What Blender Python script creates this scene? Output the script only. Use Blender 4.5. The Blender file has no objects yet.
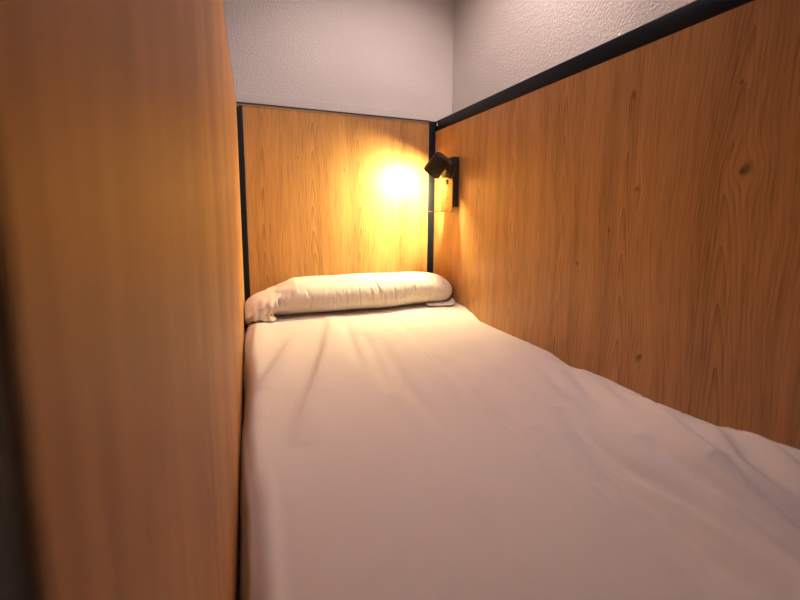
import bpy, bmesh, math, random
import numpy as np
from mathutils import Vector, Matrix

random.seed(4)
sc = bpy.context.scene
C = sc.collection
PI = math.pi

# measured positions below are taken from the lens; this puts the floor at z = 0 and the
# inner face of the left partition at x = 0
OFF = Vector((0.037, 0.0, 1.02))
XL, XR, YB = -0.037, 0.863, 1.739          # left partition face, right panel face, headboard plane
ZTOP, ZRB, ZRT = 0.4276, 0.3796, 0.4281    # panel tops, rail underside, rail top
ZBED = -0.42
ZFLOOR, ZCEIL = -1.02, 1.75
XWR, YWB = 1.175, 2.150                    # room walls behind the panels
XWL, YWF = -1.70, -1.90

# ------------------------------------------------------------------ materials
class N:
    def __init__(self, name):
        self.m = bpy.data.materials.new(name); self.m.use_nodes = True
        self.t = self.m.node_tree; self.n = self.t.nodes; self.l = self.t.links
        self.b = self.n['Principled BSDF']; self.out = self.n['Material Output']
    def node(self, typ, **kw):
        nd = self.n.new(typ)
        for k, v in kw.items(): setattr(nd, k, v)
        return nd
    def link(self, a, b): self.l.new(a, b)
    def math(self, op, a, b=None, c=None, clamp=False):
        nd = self.node('ShaderNodeMath', operation=op, use_clamp=clamp)
        for i, v in enumerate((a, b, c)):
            if v is None: continue
            if isinstance(v, (int, float)): nd.inputs[i].default_value = v
            else: self.link(v, nd.inputs[i])
        return nd.outputs[0]
    def comb(self, x, y, z):
        nd = self.node('ShaderNodeCombineXYZ')
        for i, v in enumerate((x, y, z)):
            if isinstance(v, (int, float)): nd.inputs[i].default_value = v
            else: self.link(v, nd.inputs[i])
        return nd.outputs[0]
    def noise(self, vec, scale=1, detail=2, rough=.5):
        nd = self.node('ShaderNodeTexNoise')
        nd.inputs['Scale'].default_value = scale; nd.inputs['Detail'].default_value = detail
        nd.inputs['Roughness'].default_value = rough
        self.link(vec, nd.inputs['Vector']); return nd.outputs['Fac']
    def mix(self, fac, a, b):
        nd = self.node('ShaderNodeMix', data_type='RGBA')
        if isinstance(fac, (int, float)): nd.inputs[0].default_value = fac
        else: self.link(fac, nd.inputs[0])
        for i, v in ((6, a), (7, b)):
            if isinstance(v, tuple): nd.inputs[i].default_value = (*v, 1)
            else: self.link(v, nd.inputs[i])
        return nd.outputs[2]
    def maprange(self, v, a, b, c, d):
        nd = self.node('ShaderNodeMapRange')
        self.link(v, nd.inputs[0])
        for i, x in enumerate((a, b, c, d)): nd.inputs[i + 1].default_value = x
        return nd.outputs[0]
    def bump(self, h, strength, dist):
        nd = self.node('ShaderNodeBump')
        nd.inputs['Strength'].default_value = strength; nd.inputs['Distance'].default_value = dist
        self.link(h, nd.inputs['Height']); self.link(nd.outputs[0], self.b.inputs['Normal'])
    def set(self, col=None, rough=None, metal=None, **kw):
        if col is not None: self.b.inputs['Base Color'].default_value = (*col, 1)
        if rough is not None: self.b.inputs['Roughness'].default_value = rough
        if metal is not None: self.b.inputs['Metallic'].default_value = metal
        for k, v in kw.items(): self.b.inputs[k].default_value = v
        return self

def oak(name, axis, centre, period, knots=(), rough=.42, tint=1.0, slope=9.0):
    m = N(name)
    tc = m.node('ShaderNodeTexCoord'); sx = m.node('ShaderNodeSeparateXYZ')
    m.link(tc.outputs['Object'], sx.inputs[0])
    u, v = sx.outputs[axis], sx.outputs[2]
    warp = m.math('MULTIPLY', m.math('SUBTRACT', m.noise(m.comb(m.math('MULTIPLY', u, 4), m.math('MULTIPLY', v, 1.7), 3.7), 1, 1, .5), .5), .060)
    uw = m.math('ADD', u, warp)
    dark = 0.0
    for (ku, kv, ks) in knots:                      # grain flows round each knot
        du = m.math('SUBTRACT', u, ku); dv = m.math('SUBTRACT', v, kv)
        d2 = m.math('ADD', m.math('MULTIPLY', m.math('MULTIPLY', du, du), 1.0), m.math('MULTIPLY', m.math('MULTIPLY', dv, dv), .45))
        g = m.math('POWER', 2.718, m.math('MULTIPLY', d2, -1.0 / (ks * ks)))
        dark = m.math('ADD', dark, g)
        g2 = m.math('POWER', 2.718, m.math('MULTIPLY', d2, -1.0 / (ks * ks * 22)))
        uw = m.math('ADD', uw, m.math('MULTIPLY', g2, m.math('MULTIPLY', du, -.55)))
    # nested cathedral figure: folded distance from each heart line plus a climb along the board
    f = m.math('PINGPONG', m.math('SUBTRACT', uw, centre), period * .5)
    f = m.math('SQRT', m.math('ADD', m.math('MULTIPLY', f, f), .00012))
    cell = m.noise(m.comb(m.math('MULTIPLY', u, 2.2), m.math('MULTIPLY', v, .7), 8.1), 1, 1, .5)
    ph = m.math('ADD', m.math('MULTIPLY', f, 130.0), m.math('ADD', m.math('MULTIPLY', v, slope), m.math('MULTIPLY', cell, 7)))
    ring = m.math('FRACT', ph)
    ring = m.math('POWER', ring, 2.4)
    amp = m.maprange(f, .0, period * .42, 1.0, .18)
    streak = m.noise(m.comb(m.math('MULTIPLY', uw, 420), m.math('MULTIPLY', v, 9), 1.3), 1, 3, .6)
    broad = m.noise(m.comb(m.math('MULTIPLY', uw, 34), m.math('MULTIPLY', v, 1.1), 5.5), 1, 3, .5)
    tone = m.noise(m.comb(m.math('MULTIPLY', u, 7), m.math('MULTIPLY', v, .9), 11.0), 1, 2, .5)
    d = m.math('MULTIPLY', m.math('MULTIPLY', ring, amp), .75)
    d = m.math('ADD', d, m.math('MULTIPLY', m.maprange(streak, .46, .70, 0, 1), .75))
    d = m.math('ADD', d, m.math('MULTIPLY', m.maprange(broad, .35, .7, 0, 1), .48))
    d = m.math('ADD', d, m.math('MULTIPLY', m.maprange(tone, .35, .65, 0, 1), .18))
    d = m.math('MULTIPLY', d, .65, clamp=True)
    t = tint
    col = m.mix(d, (.56 * t, .298 * t, .114 * t), (.210 * t, .091 * t, .030 * t))
    if knots: col = m.mix(m.math('MULTIPLY', dark, .7, clamp=True), col, (.06, .028, .012))
    m.link(col, m.b.inputs['Base Color'])
    m.set(rough=rough)
    m.bump(streak, .12, .0006)
    return m.m

def plain(name, col, rough=.5, metal=0.0, bump=None, var=.06):
    m = N(name).set(rough=rough, metal=metal)
    tc = m.node('ShaderNodeTexCoord')
    nz = m.noise(tc.outputs['Object'], 45, 3, .6)
    m.link(m.mix(nz, tuple(c * (1 - var) for c in col), tuple(min(1, c * (1 + var)) for c in col)), m.b.inputs['Base Color'])
    if bump: m.bump(m.noise(tc.outputs['Object'], bump[0], 3, .6), bump[1], bump[2])
    return m.m

def plaster(name, col):
    m = N(name).set(rough=.9)
    tc = m.node('ShaderNodeTexCoord')
    a = m.noise(tc.outputs['Object'], 105, 4, .62); b = m.noise(tc.outputs['Object'], 6, 2, .5)
    m.link(m.mix(b, tuple(c * .96 for c in col), col), m.b.inputs['Base Color'])
    m.bump(m.maprange(a, .35, .7, 0, 1), .9, .0024)
    return m.m

def linen(name, col, weave=1.0):
    m = N(name).set(rough=.85)
    m.b.inputs['Sheen Weight'].default_value = .15
    tc = m.node('ShaderNodeTexCoord'); sx = m.node('ShaderNodeSeparateXYZ')
    m.link(tc.outputs['Object'], sx.inputs[0])
    w = m.math('ADD', m.math('SINE', m.math('MULTIPLY', sx.outputs[0], 5200)), m.math('SINE', m.math('MULTIPLY', sx.outputs[1], 5200)))
    nz = m.noise(tc.outputs['Object'], 160, 3, .6)
    m.link(m.mix(nz, tuple(c * .965 for c in col), col), m.b.inputs['Base Color'])
    m.bump(m.math('ADD', m.math('MULTIPLY', w, .12), nz), .10 * weave, .0008)
    return m.m

def glow(name, col, strength):
    m = N(name)
    e = m.node('ShaderNodeEmission'); e.inputs[0].default_value = (*col, 1); e.inputs[1].default_value = strength
    m.link(e.outputs[0], m.out.inputs[0]); return m.m

KN = [(.656, .051, .0045), (.682, .274, .004), (.440, .080, .0075), (.448, .074, .005), (.725, -.05, .0032), (.821, -.15, .004), (.463, .239, .0032), (.619, -.355, .0055), (.613, -.349, .004)]
M_SIDE = oak('oak laminate side', 1, .46, .22, [(a, b + OFF.z, s) for a, b, s in KN])
M_HEAD = oak('oak laminate head', 0, .095, .21, [(.201 + OFF.x, .221 + OFF.z, .0032), (.408 + OFF.x, .175 + OFF.z, .0036)])
M_PART = oak('oak laminate partition', 1, .30, .24, rough=.52, tint=1.22)
M_BLACK = plain('black powder coated steel', (.0025, .0055, .013), .5)
for _m in bpy.data.materials: _m.node_tree.nodes['Principled BSDF'].inputs['Specular IOR Level'].default_value = .22 if 'black powder' in _m.name or 'partition' in _m.name else .5
M_LBLACK = plain('black lamp enamel', (.022, .015, .011), .45)
M_BOLT = plain('bright bolt steel', (.75, .74, .72), .25, 1.0)
M_STRIP = plain('pale edging', (.36, .27, .20), .5)
M_SEAM = plain('dark edge band', (.045, .030, .024), .6)
M_BRASS = plain('warm satin plate', (.25, .175, .10), .24, 1.0)
M_WALL = plaster('rough white plaster', (.85, .745, .67))
M_CEIL = plaster('white ceiling plaster', (.80, .77, .74))
M_FLOOR = plain('grey vinyl floor', (.24, .21, .19), .5)
M_SHEET = linen('white cotton sheet', (.73, .655, .63))
M_CASE = linen('white pillowcase cotton', (.72, .65, .62), 1.2)
M_MATT = linen('quilted mattress ticking', (.70, .68, .66), 2.0)
M_BOARD = plain('birch base board', (.45, .33, .20), .6)
M_LAMPGLOW = glow('warm lamp diffuser glow', (1.0, .80, .345), 238.0)
M_ADDEDGLOW = glow('added ceiling light glow', (1.0, .855, .855), 900.0)  # emission of the added, unseen ceiling lamp
M_WHITEMETAL = plain('white painted metal', (.8, .8, .8), .4)

# ------------------------------------------------------------------ builders
def link(o, parent=None, smooth=False, angle=None):
    C.objects.link(o)
    if parent is not None:
        o.parent = parent
    return o

def obj(name, verts, faces, mat, parent=None, smooth=False, origin=None):
    """verts in lens-measured coordinates; the mesh is stored relative to its thing's origin"""
    if parent is not None: org = Vector(parent['_o'])
    elif origin is not None: org = Vector(origin) + OFF
    else: org = Vector((0, 0, 0))
    me = bpy.data.meshes.new(name)
    me.from_pydata([tuple(Vector(v) + OFF - org) for v in verts], [], [tuple(f) for f in faces])
    me.materials.append(mat)
    if smooth:
        me.polygons.foreach_set('use_smooth', [True] * len(me.polygons))
    me.update()
    o = bpy.data.objects.new(name, me)
    C.objects.link(o)
    if parent is not None:
        # parents may be parts; express in their frame (no rotations anywhere)
        o.parent = parent
    else:
        o.location = org
    o['_o'] = tuple(org)
    return o

def thing(name, label, cat, base, group=None):
    o = bpy.data.objects.new(name, None); C.objects.link(o)
    o.empty_display_size = .05
    org = Vector(base) + OFF
    o.location = org; o['_o'] = tuple(org)
    return tag(o, label, cat, group)

def tag(o, label, cat, group=None):
    o['label'] = label; o['category'] = cat
    if group: o['group'] = group
    return o

def struct(o):
    o['kind'] = 'structure'; return o

def bm_out(bm):
    bm.normal_update(); bm.verts.index_update()
    v = [tuple(x.co) for x in bm.verts]; f = [[q.index for q in p.verts] for p in bm.faces]
    bm.free(); return v, f

def box(x0, x1, y0, y1, z0, z1, bev=0.0, seg=2):
    bm = bmesh.new(); bmesh.ops.create_cube(bm, size=1)
    for v in bm.verts:
        v.co = Vector(((x0 + x1) / 2 + v.co.x * (x1 - x0), (y0 + y1) / 2 + v.co.y * (y1 - y0), (z0 + z1) / 2 + v.co.z * (z1 - z0)))
    if bev: bmesh.ops.bevel(bm, geom=bm.edges[:], offset=bev, segments=seg, affect='EDGES', profile=.5)
    return bm_out(bm)

def lathe(profile, origin, axis, n=48, closed=False):
    """profile: (radius, distance along axis); radius 0 closes an end"""
    a = Vector(axis).normalized()
    t = Vector((0, 0, 1)) if abs(a.z) < .9 else Vector((1, 0, 0))
    e1 = a.cross(t).normalized(); e2 = a.cross(e1)
    V, F, rows = [], [], []
    for r, h in profile:
        if r <= 1e-6:
            rows.append([len(V)]); V.append(tuple(Vector(origin) + a * h)); continue
        rows.append(list(range(len(V), len(V) + n)))
        for i in range(n):
            w = 2 * PI * i / n
            V.append(tuple(Vector(origin) + a * h + (e1 * math.cos(w) + e2 * math.sin(w)) * r))
    for A, B in zip(rows, rows[1:]):
        if len(A) == 1 and len(B) == 1: continue
        for i in range(n):
            j = (i + 1) % n
            if len(A) == 1: F.append((A[0], B[j], B[i]))
            elif len(B) == 1: F.append((A[i], A[j], B[0]))
            else: F.append((A[i], A[j], B[j], B[i]))
    return V, F

def tube(pts, r, n=16):
    V, F = [], []
    pts = [Vector(p) for p in pts]
    for k, p in enumerate(pts):
        d = (pts[min(k + 1, len(pts) - 1)] - pts[max(k - 1, 0)]).normalized()
        t = Vector((0, 0, 1)) if abs(d.z) < .9 else Vector((0, 1, 0))
        e1 = d.cross(t).normalized(); e2 = d.cross(e1)
        for i in range(n):
            w = 2 * PI * i / n; V.append(tuple(p + (e1 * math.cos(w) + e2 * math.sin(w)) * r))
    for k in range(len(pts) - 1):
        for i in range(n):
            j = (i + 1) % n; F.append((k * n + i, k * n + j, (k + 1) * n + j, (k + 1) * n + i))
    F.append(tuple(range(n - 1, -1, -1))); F.append(tuple(range((len(pts) - 1) * n, len(pts) * n)))
    return V, F

def auto(o, deg=35):
    me = o.data
    me.polygons.foreach_set('use_smooth', [True] * len(me.polygons))
    bm = bmesh.new(); bm.from_mesh(me)
    for e in bm.edges:
        if len(e.link_faces) == 2 and e.calc_face_angle(0) > math.radians(deg): e.smooth = False
    bmesh.ops.recalc_face_normals(bm, faces=bm.faces[:])
    bm.to_mesh(me); bm.free(); me.update()
    return o

# ------------------------------------------------------------------ the room
T = .1
struct(obj('floor', *box(XWL - T, XWR + T, YWF - T, YWB + T, ZFLOOR - T, ZFLOOR), M_FLOOR))
struct(obj('ceiling', *box(XWL - T, XWR + T, YWF - T, YWB + T, ZCEIL, ZCEIL + T), M_CEIL))
struct(obj('wall_back', *box(XWL - T, XWR + T, YWB, YWB + T, ZFLOOR, ZCEIL), M_WALL))
struct(obj('wall_right', *box(XWR, XWR + T, YWF, YWB, ZFLOOR, ZCEIL), M_WALL))
#struct(obj('wall_left', *box(XWL - T, XWL, YWF, YWB, ZFLOOR, ZCEIL), M_WALL))
#struct(obj('wall_front', *box(XWL - T, XWR + T, YWF - T, YWF, ZFLOOR, ZCEIL), M_WALL))
struct(obj('trim_1', *box(XWL, XWR, YWB - .007, YWB, ZFLOOR, .576, .005), M_WALL))   # slightly thicker plaster up to just above the panel

cl = thing('added_ceiling_light', 'added unseen ceiling spotlight supplying ambient light, tilted toward the head of the bunk, out of frame', 'added light', (.68, 1.02, ZCEIL))  # added lamp, never in view: ambient for walls and bed, weaker toward the lens
CP = Vector((.68, 1.02, ZCEIL - .13))                    # tilting joint
CA = Vector((-.05, .355, -.935)).normalized()            # where it points
auto(obj('mount', *lathe([(0, 0), (.055, 0), (.055, .018), (.050, .022), (0, .022)], (.68, 1.02, ZCEIL), (0, 0, -1), 48), M_WHITEMETAL, cl))
auto(obj('stem', *tube([(.68, 1.02, ZCEIL - .02), tuple(CP)], .009), M_WHITEMETAL, cl))
shd = auto(obj('lamp_shade', *lathe([(0, -.012), (.040, -.012), (.060, .004), (.0625, .008), (.0625, .094), (.060, .094), (.060, .030), (0, .030)], CP, CA, 64), M_WHITEMETAL, cl))  # deep tube shaped to cut the added beam off at the near end
auto(obj('diffuser', *lathe([(0, .0435), (.017, .0425), (.0185, .040), (.0185, .031), (0, .031)], CP, CA, 48), M_ADDEDGLOW, shd))

# ------------------------------------------------------------------ bunk frame
PW = .0329
yP0, yP1 = YB, YB + PW
YN = .040                                              # far face of the near left post is at .078
YF = -.36                                              # foot of the bed
fr = thing('bunk_frame', 'black steel bunk frame of square posts and a top rail along the right panel', 'bed frame', (.41, .7, ZFLOOR))
def post(x0, y0, ztop, w=PW):
    p = auto(obj('post', *box(x0, x0 + w, y0, y0 + w, ZFLOOR, ztop, .0022), M_BLACK, fr)); return p
pl = post(-.0143 - PW, yP0, ZTOP - .0125)
pr = post(.8301, yP0, ZRT - .001)
post(XL - .0015 - PW, .0805 - PW, ZTOP - .002)
post(XR + .001, YF, ZRB)
rail = auto(obj('top_rail', *box(XR, XR + .032, YF, YB + PW, ZRB, ZRT, .0025), M_BLACK, fr))
auto(obj('side_rail', *box(XR + .021, XR + .045, YF + PW, YB, ZBED - .24, ZBED - .18, .002), M_BLACK, fr))
auto(obj('side_rail', *box(-.0143 - PW, -.0143 - PW + .03, .078, YB, ZBED - .24, ZBED - .18, .002), M_BLACK, fr))
auto(obj('cross_rail', *box(-.0143, .8301, YB + .002, YB + .028, ZBED - .24, ZBED - .18, .002), M_BLACK, fr))
auto(obj('cross_rail', *box(-.0143 - PW, XR + .001, YF, YF + .026, ZBED - .24, ZBED - .18, .002), M_BLACK, fr))
auto(obj('base_board', *box(-.015, XR + .019, YF + .03, YB - .002, ZBED - .198, ZBED - .18, .002), M_BOARD, fr))
def bolt(o, p, axis, r):
    b = auto(obj('bolt', *lathe([(0, .005), (r * .35, .005), (r * .45, .0035), (r * .55, .005), (r * .8, .0045), (r, .002), (r, 0), (0, 0)], p, axis, 24), M_BOLT, o))
    b['label'] = 'bright steel bolt head'
bolt(rail, (XR, 1.722, .4075), (-1, 0, 0), .0075)
bolt(pl, (-.033, yP0, ZTOP - .016), (0, -1, 0), .006)

# ------------------------------------------------------------------ panels
hb = thing('headboard_panel', 'oak laminate panel closing the head end behind the white bolster', 'panel', (.41, YB + .012, ZBED - .178))
obj('board', *box(-.0138, .8296, YB + .006, YB + .024, ZBED - .178, ZTOP - .011), M_HEAD, hb)
# object coordinates of the boards are measured from the world origin so the figure stays where it grew
e = obj('edge_strip', *box(-.046, .8296, YB + .003, YB + .027, ZTOP - .011, ZTOP - .0045, .001), M_STRIP, hb); e['label'] = 'thin pale edging strip'
e = obj('edge_cap', *box(-.046, .8296, YB + .001, YB + .029, ZTOP - .0045, ZTOP + .0015, .001), M_SEAM, hb); e['label'] = 'thin dark top edge'
sp = thing('side_panel', 'long oak laminate panel with knots along the right of the bed', 'panel', (XR + .009, .7, ZBED - .17))
obj('board', *box(XR, XR + .018, YF + PW + .001, YB + .031, ZBED - .17, ZRB - .0008), M_SIDE, sp)
pp = thing('partition_panel', 'oak laminate partition along the left of the bed beside the lens', 'panel', (XL - .009, .9, ZBED - .17))
obj('board', *box(XL - .018, XL, .0810, YB - .003, ZBED - .17, ZTOP - .010), M_PART, pp)
e = obj('edge_band', *box(XL - .018, XL, .0810, YB - .003, ZTOP - .010, ZTOP, .0005), M_SEAM, pp); e['label'] = 'dark brown edge band'

# put the wood figure in world coordinates: shift mesh origin to the world origin
for o in (x for x in bpy.data.objects if x.name.split('.')[0] == 'board'):
    off = Vector(o['_o'])
    o.data.transform(Matrix.Translation(off)); o.location = -off

# ------------------------------------------------------------------ mattress and sheet
m = obj('mattress', *box(-.005, XR - .03, YF + .05, YB - .012, ZBED - .178, ZBED - .03, .03, 4), M_MATT, origin=(.41, .7, ZBED - .178))
auto(m); tag(m, 'single mattress hidden under the white sheet between the oak panels', 'mattress')

def interp(tab, y):
    t = sorted(tab); return np.interp(y, [a for a, _ in t], [b for _, b in t])

# height of the sheet where it meets the right panel, and how far left it reaches, along the bed
RZ = [(YF, -.425), (.0, -.41), (.25, -.405), (.319, -.406), (.396, -.419), (.424, -.424), (.437, -.431), (.466, -.434), (.493, -.436), (.557, -.441), (.585, -.449), (.606, -.441), (.655, -.4425), (.69, -.441), (.77, -.446), (.816, -.459), (.906, -.444), (.999, -.446), (1.166, -.452), (1.301, -.455), (1.36, -.437), (1.421, -.425), (1.51, -.423), (1.74, -.423)]
LX = [(YF, -.017), (.3, -.018), (.45, -.016), (.55, -.0165), (.65, -.023), (.75, -.0300), (.86, -.0285), (.96, -.021), (1.05, -.022), (1.1, -.026), (1.3, -.033), (1.48, -.0345), (1.74, -.0345)]
# folds: points along the bed, height, softness on the left and right of the line
FOLDS = [
 ([(.012, 1.47), (.002, 1.30), (-.006, 1.15), (-.014, 1.02), (-.021, .88)], .010, .010, .030),
 ([(.118, 1.25), (.108, 1.211), (.075, 1.09), (.043, .977), (.000, .856), (-.018, .775)], .0060, .012, .022),
 ([(.276, 1.46), (.250, 1.32), (.196, 1.105), (.140, .91), (.089, .757), (.062, .66)], .0062, .011, .024),
 ([(.215, 1.16), (.165, .98), (.120, .84)], .0020, .010, .016),
 ([(.305, 1.36), (.299, 1.269), (.272, 1.034), (.263, .927)], -.0042, .014, .012),
 ([(.345, 1.22), (.331, 1.10), (.304, .912), (.290, .787)], -.0048, .013, .012),
 ([(.514, 1.44), (.488, 1.111), (.469, .837), (.457, .676), (.464, .557), (.456, .441), (.460, .369), (.462, .28), (.455, .15)], -.0034, .010, .011),
 ([(.380, 1.16), (.366, 1.059), (.336, .837), (.333, .686), (.335, .60)], -.0040, .014, .012),
 ([(.560, 1.10), (.545, .85), (.530, .65)], -.0018, .014, .014),
 ([(.640, 1.02), (.628, .84), (.622, .70)], -.0020, .013, .013),
 ([(.745, .84), (.735, .807), (.694, .691), (.672, .575), (.660, .48)], -.0052, .017, .013),
 ([(.800, .770), (.783, .733), (.726, .624), (.698, .54), (.688, .47)], -.0062, .018, .013),
 ([(.825, .66), (.775, .56), (.740, .49)], -.0042, .014, .012),
 ([(.840, .605), (.799, .533), (.740, .436), (.712, .375), (.690, .30), (.675, .22)], .0078, .034, .010),
 ([(.850, .480), (.815, .425), (.775, .385), (.742, .35), (.722, .30), (.712, .24)], .0052, .022, .009),
 ([(.853, .405), (.825, .345), (.792, .29), (.775, .24)], .0068, .020, .008),
 ([(.600, .60), (.581, .521), (.572, .424), (.588, .341), (.588, .26), (.578, .18)], -.0058, .015, .011),
 ([(.552, .52), (.536, .436), (.528, .343), (.516, .268), (.505, .18)], -.0046, .013, .010),
 ([(.500, .56), (.493, .481), (.494, .40), (.488, .329), (.482, .262), (.470, .17)], -.0036, .012, .010),
 ([(.665, .46), (.655, .38), (.650, .30), (.640, .22), (.632, .12)], -.0060, .016, .011),
 ([(.705, .36), (.695, .28), (.690, .20), (.684, .10)], -.0070, .016, .010),
 ([(.780, .26), (.760, .18), (.750, .08)], -.0060, .018, .012),
 ([(.012, .62), (.010, .50), (.010, .39), (.012, .2)], .0016, .008, .006),
]
def seg_field(X, Y, pts, sl, sr):
    best = np.full(X.shape, 1e9); side = np.zeros(X.shape); tpar = np.zeros(X.shape)
    L = 0; lens = [math.dist(a, b) for a, b in zip(pts, pts[1:])]; tot = sum(lens)
    for (a, b), ln in zip(zip(pts, pts[1:]), lens):
        dx, dy = b[0] - a[0], b[1] - a[1]
        t = np.clip(((X - a[0]) * dx + (Y - a[1]) * dy) / (ln * ln), 0, 1)
        ex, ey = X - (a[0] + t * dx), Y - (a[1] + t * dy)
        d = np.hypot(ex, ey); k = d < best
        best = np.where(k, d, best)
        cr = dx * ey - dy * ex                     # heading down the bed (-y): positive cross = right-hand +x
        side = np.where(k, np.sign(cr), side); tpar = np.where(k, (L + t * ln) / tot, tpar); L += ln
    s = np.where(side > 0, sr, sl)
    fade = np.sin(np.clip(tpar, 0.0, 1) * PI) ** .6
    return np.exp(-(best / s) ** 2 / 2 * 1.0) * fade

rs = np.random.RandomState(7)
def waves(X, Y, n, fx, fy, seed):
    r = np.random.RandomState(seed); z = np.zeros(X.shape)
    for _ in range(n):
        a, b, p = r.uniform(*fx), r.uniform(*fy), r.uniform(0, 6.28)
        z += np.sin(X * a * r.choice([-1, 1]) + Y * b + p)
    return z / math.sqrt(n)

NX, NY = 250, 500
ys = np.linspace(YF + .03, YB - .003, NY)
us = np.linspace(0, 1, NX)
lx = interp(LX, ys); rx = np.full(NY, XR - .0015)
X = lx[:, None] + (rx - lx)[:, None] * us[None, :]
Y = np.repeat(ys[:, None], NX, 1)
Z = np.full(X.shape, ZBED)
dr = rx[:, None] - X
rz = interp(RZ, ys)
Z += (rz[:, None] - ZBED) * np.exp(-(dr / .055) ** 1.6)
dl = X - lx[:, None]
drop = .030 + .012 * np.sin(ys * 9)
Z -= drop[:, None] * np.exp(-(dl / .011) ** 1.5)
Z -= (.006 * np.exp(-(dl / .05) ** 2)) * (ys < .62)[:, None] * np.clip((.62 - ys) / .1, 0, 1)[:, None]
for pts, h, sl, sr in FOLDS:
    near = np.mean([q[1] for q in pts])
    Z += h * (2.3 if near > .62 else 2.8) * seg_field(X, Y, pts, sl * 1.15, sr * 1.15)
Z += .0013 * waves(X, Y, 9, (8, 26), (3, 9), 3) + .0004 * waves(X, Y, 12, (30, 80), (5, 18), 5)
# hem hanging down inside the gaps on either side
rowsV = [list(zip(X[i], Y[i], Z[i])) for i in range(NY)]
V = []; W = NX + 10
for i in range(NY):
    x0, y0, z0 = rowsV[i][0]; x1, y1, z1 = rowsV[i][-1]
    wob = .002 * math.sin(y0 * 40) + .002 * math.sin(y0 * 23 + 1)
    V += [(max(x0 - (.017 + wob) * (k / 5) ** .8, XL + .0012), y0, z0 - .018 * k) for k in (5, 4, 3, 2, 1)]
    V += rowsV[i]
    V += [(x1, y1, z1 - .018 * k) for k in (1, 2, 3, 4, 5)]
F = [(i * W + j, i * W + j + 1, (i + 1) * W + j + 1, (i + 1) * W + j) for i in range(NY - 1) for j in range(W - 1)]
sh = obj('bed_sheet', V, F, M_SHEET, smooth=True, origin=(.41, .7, ZBED - .1))
tag(sh, 'creased white cotton sheet covering the whole bed', 'sheet')
def sheet_z(x, y):
    i = int(np.clip(np.searchsorted(ys, y), 0, NY - 1)); j = int(np.clip(round((x - lx[i]) / (rx[i] - lx[i]) * (NX - 1)), 0, NX - 1))
    return float(Z[i, j])

# ------------------------------------------------------------------ bolster
bo = thing('bolster_pillow', 'long white bolster pillow lying across the head of the bed', 'pillow', (.42, 1.575, ZBED))
NS, NT = 320, 128
S = np.linspace(0, 1, NS); TH = np.linspace(0, 2 * PI, NT, endpoint=False)
SS, TT = np.meshgrid(S, TH, indexing='ij')
xa, xb = -.018, .853
AX = xa + (xb - xa) * SS
endR = np.clip(1 - np.clip((AX - .755) / .098, 0, 1) ** 2.4, 0, 1) ** .55
endL = np.clip((AX - xa) / .17, 0, 1) ** .50
half_h = (.0665 + .0050 * np.sin(SS * 2.6 - .25) - .012 * np.clip((AX - .62) / .23, 0, 1) ** 1.5) * (0.10 + .90 * endL) * (.04 + .96 * endR)
half_d = (.118 + .006 * np.sin(SS * 5)) * (.62 + .38 * endL) * (.10 + .90 * endR ** .8)
cy = 1.578 - .012 * SS + .01 * np.sin(SS * 6.0 + .6) - .012 * (1 - endL)
cs, sn = np.cos(TT), np.sin(TT)
pw = lambda a, e: np.sign(a) * np.abs(a) ** e
PYr = half_d * pw(cs, .9); PZr = half_h * pw(sn, .86)
# lobes, seams and gathers
disp = .0022 * waves(AX, TT, 10, (8, 30), (1, 3), 12)
def gather(x, th0, th1, amp, w, lean=0.0):
    th = (TT - th0) % (2 * PI); span = (th1 - th0)
    inside = np.sin(np.clip(th / span, 0, 1) * PI) * (th < span)
    return amp * np.exp(-((AX - x - lean * (th / span - .5)) / w) ** 2) * inside ** .7
front = (PI * .55, PI * 1.25)                     # the camera's side: from over the top down to the belly
for x, a, w, ln in [(.475, .0062, .0040, .03), (.505, -.0030, .008, .03), (.448, .0050, .0036, .02), (.395, .0036, .003, .006), (.34, .0028, .003, 0), (.300, .0024, .003, .0), (.545, .0034, .0034, .012), (.585, .0026, .003, .005), (.62, .0022, .003, 0), (.66, .0024, .003, -.004), (.70, .002, .003, 0)]:
    disp -= gather(x, PI * (.50 if a > .005 else .82), PI * 1.2, a, w, ln)
r9 = np.random.RandomState(21)
for _ in range(70):
    x = r9.uniform(.1, .80); t0 = PI * r9.uniform(.72, .98); disp -= gather(x, t0, t0 + PI * r9.uniform(.1, .28), r9.uniform(.0008, .0026), r9.uniform(.002, .005), r9.uniform(-.01, .01))
# loose cloth toward the open left end
loose = np.clip(1 - (AX - xa) / .20, 0, 1)
disp += loose * (.006 * np.sin(TT * 5 + AX * 40) + .004 * np.sin(TT * 9 - AX * 60 + 1))
rad = np.sqrt(PYr ** 2 + PZr ** 2) + 1e-6
PY = cy + PYr * (1 + disp / rad); PZ = PZr * (1 + disp / rad)
sag = .052 * (1 - endL)
PZc = ZBED + half_h / (.04 + .96 * endR) / (.10 + .90 * endL) - .002 - sag * .9
PZw = PZc + PZ
PY = np.minimum(PY, YB + .003)
V = []
for i in range(NS):
    for j in range(NT):
        x, y, z = AX[i, j], PY[i, j], PZw[i, j]
        V.append((x, y, max(z, sheet_z(x, y) + .002)))
F = [(i * NT + j, i * NT + (j + 1) % NT, (i + 1) * NT + (j + 1) % NT, (i + 1) * NT + j) for i in range(NS - 1) for j in range(NT)]
F += [tuple(range(NT - 1, -1, -1)), tuple(range((NS - 1) * NT, NS * NT))]
ob = obj('cushion', V, F, M_CASE, bo, smooth=True)

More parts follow.
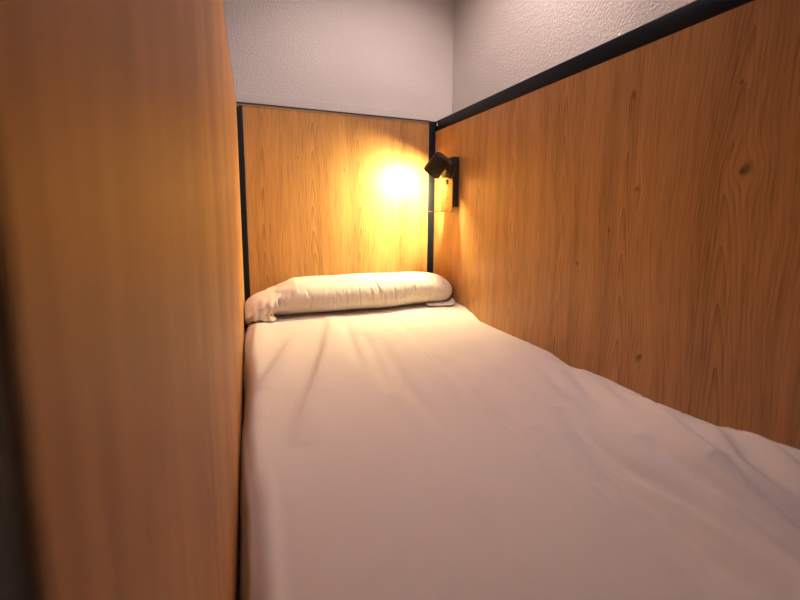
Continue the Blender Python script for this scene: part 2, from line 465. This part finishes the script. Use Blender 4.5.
# loose open end of the pillowcase: folded round the left end of the bolster, its lip gaping at the front
NS2, NT2 = 110, 200
V = []
for i in range(NS2):
    q = i / (NS2 - 1)                                  # 0 at the lip, 1 at the partition
    for j in range(NT2):
        t = 2 * PI * j / NT2
        low = max(0.0, math.cos(t - PI * 1.15)) ** 1.5  # front, low
        lip = .092 + .006 * math.sin(3 * t + 1) - .018 * low + .006 * low * math.sin(11 * t)
        x = lip + (XL + .003 - lip) * q
        e = max(0.0, min(1.0, (x - XL) / .19)) ** .45
        hh = .0665 * (.30 + .70 * e) * (1 - .12 * q ** 6)
        hd = .118 * (.74 + .26 * e) * (1 - .10 * q ** 8)
        out = -.010 * (1 - q) ** 1.2 * (1 - min(1, 1.6 * low)) + .003 * q + .023 * (1 - q) ** 1.3 * low + .006 * q * (1 - q) * 4 * low
        rip = (.15 + low) * (.0050 * math.sin(7 * t + 6 * q) + .0036 * math.sin(13 * t - 9 * q + 1)) * (1 - .6 * q) + .003 * low * math.sin(26 * q + 3 * t)
        k = out + rip
        c, n_ = math.cos(t), math.sin(t)
        y = 1.568 - .016 * q + (hd + k) * c
        z = ZBED + hh - .001 - .012 * low + (hh + k) * n_
        y = min(y, YB - .003)
        V.append((x, y, max(z, sheet_z(x, y) + .0035 + .0025 * (1 - q))))
F = [(i * NT2 + j, i * NT2 + (j + 1) % NT2, (i + 1) * NT2 + (j + 1) % NT2, (i + 1) * NT2 + j) for i in range(NS2 - 1) for j in range(NT2)]
F.append(tuple(range((NS2 - 1) * NT2, NS2 * NT2)))
fl = obj('pillowcase_end', V, F, M_CASE, bo, smooth=True)
md = fl.modifiers.new('thickness', 'SOLIDIFY'); md.thickness = .0022; md.offset = 1
# flat fold of spare cloth under the right end
NA, NB = 60, 14
V = []
for i in range(NA):
    a = i / (NA - 1); x = .70 + .153 * a
    yf = 1.452 - .012 * math.sin(a * PI * .8) + .055 * max(0, a - .72) ** 1.5 / .28 ** 1.5
    for j in range(NB):
        w = j / (NB - 1) * PI
        b = math.cos(w)
        # a folded edge: lower layer out, round the lip, upper layer back
        y = yf + .05 * (1 - math.sin(w)) if True else 0
        z = .0030 + .010 * (.5 - .5 * b) + .006 * max(0, a - .55)
        V.append((x, y, sheet_z(x, y) + z))
F = [(i * NB + j, (i + 1) * NB + j, (i + 1) * NB + j + 1, i * NB + j + 1) for i in range(NA - 1) for j in range(NB - 1)]
ff = obj('pillowcase_fold', V, F, M_CASE, bo, smooth=True)
md = ff.modifiers.new('thickness', 'SOLIDIFY'); md.thickness = .0020; md.offset = 0

# ------------------------------------------------------------------ reading lamp
wl = thing('wall_lamp', 'black reading lamp on the right panel, lit, with a small shelf under it', 'lamp', (XR, 1.55, .0))
XF = .833
auto(obj('base_box', *box(XF, XR - .0003, 1.500, 1.606, .011, .229, .0025), M_LBLACK, wl))
plate = auto(obj('front_plate', *box(XF - .003, XF, 1.498, 1.608, -.010, .150, .0008), M_BRASS, wl)); plate['label'] = 'warm metallic front plate'
tray = auto(obj('shelf', *box(.742, XF, 1.498, 1.608, -.0115, -.0088, .0008), M_BRASS, wl))
sw = auto(obj('switch', *box(XF - .0075, XF - .003, 1.540, 1.556, .112, .132, .0015), M_LBLACK, wl)); sw['label'] = 'small black rocker switch'
us_ = auto(obj('socket', *box(XF - .0045, XF - .003, 1.540, 1.553, .046, .056, .0008), M_LBLACK, wl)); us_['label'] = 'small black charging socket'
auto(obj('joint', *lathe([(0, 0), (.040, 0), (.043, .004), (.043, .022), (.038, .027), (0, .027)], (XF, 1.545, .183), (-1, 0, 0), 48), M_LBLACK, wl))
HD = Vector((.762, 1.515, .193))                         # middle of the head
AXIS = Vector((-.33, .575, -.75)).normalized()            # where the lamp points: down and at the headboard
top = HD - AXIS * .045
neck = HD - AXIS * .012
auto(obj('arm', *tube([(XF - .026, 1.545, .183), (XF - .040, 1.538, .186), tuple(neck + Vector((.03, .004, -.002))), tuple(neck)], .011), M_LBLACK, wl))
head = auto(obj('lamp_head', *lathe([(0, 0), (.026, 0), (.032, .003), (.0355, .010), (.0405, .086), (.0405, .090), (.0375, .090), (.0350, .060), (0, .060)], top, AXIS, 64), M_LBLACK, wl))
df = auto(obj('diffuser', *lathe([(0, .0885), (.034, .0880), (.0370, .086), (.0365, .078), (0, .078)], top, AXIS, 48), M_LAMPGLOW, head)); df['label'] = 'glowing warm diffuser disc'

# ------------------------------------------------------------------ light, camera
w = bpy.data.worlds.new('World'); sc.world = w; w.use_nodes = True
w.node_tree.nodes['Background'].inputs[0].default_value = (.5, .6, .8, 1)
w.node_tree.nodes['Background'].inputs[1].default_value = .02

cam = bpy.data.cameras.new('Camera'); co = bpy.data.objects.new('Camera', cam); C.objects.link(co)
F_PX, CYP, YAW, PITCH, ROLL = 381.735, 254.517, .37220, .11844, .00639
fwd = Vector((math.sin(YAW) * math.cos(PITCH), math.cos(YAW) * math.cos(PITCH), -math.sin(PITCH)))
right = Vector((math.cos(YAW), -math.sin(YAW), 0)); up = right.cross(fwd)
r2 = right * math.cos(ROLL) + up * math.sin(ROLL); u2 = -right * math.sin(ROLL) + up * math.cos(ROLL)
mw = Matrix((r2, u2, -fwd)).transposed().to_4x4(); mw.translation = OFF
co.matrix_world = mw
cam.sensor_width = 36; cam.sensor_fit = 'HORIZONTAL'
cam.lens = F_PX * 36 / 800
cam.shift_x = 0; cam.shift_y = -(300 - CYP) / 800
cam.clip_start = .004; cam.clip_end = 50
cam.dof.use_dof = True; cam.dof.focus_distance = 1.55; cam.dof.aperture_fstop = 3.2
sc.camera = co

for o in bpy.data.objects:
    if '_o' in o.keys(): del o['_o']

vs = sc.view_settings
vs.view_transform = 'Standard'; vs.look = 'None'; vs.exposure = 2.25; vs.gamma = 1.0; vs.use_curve_mapping = False
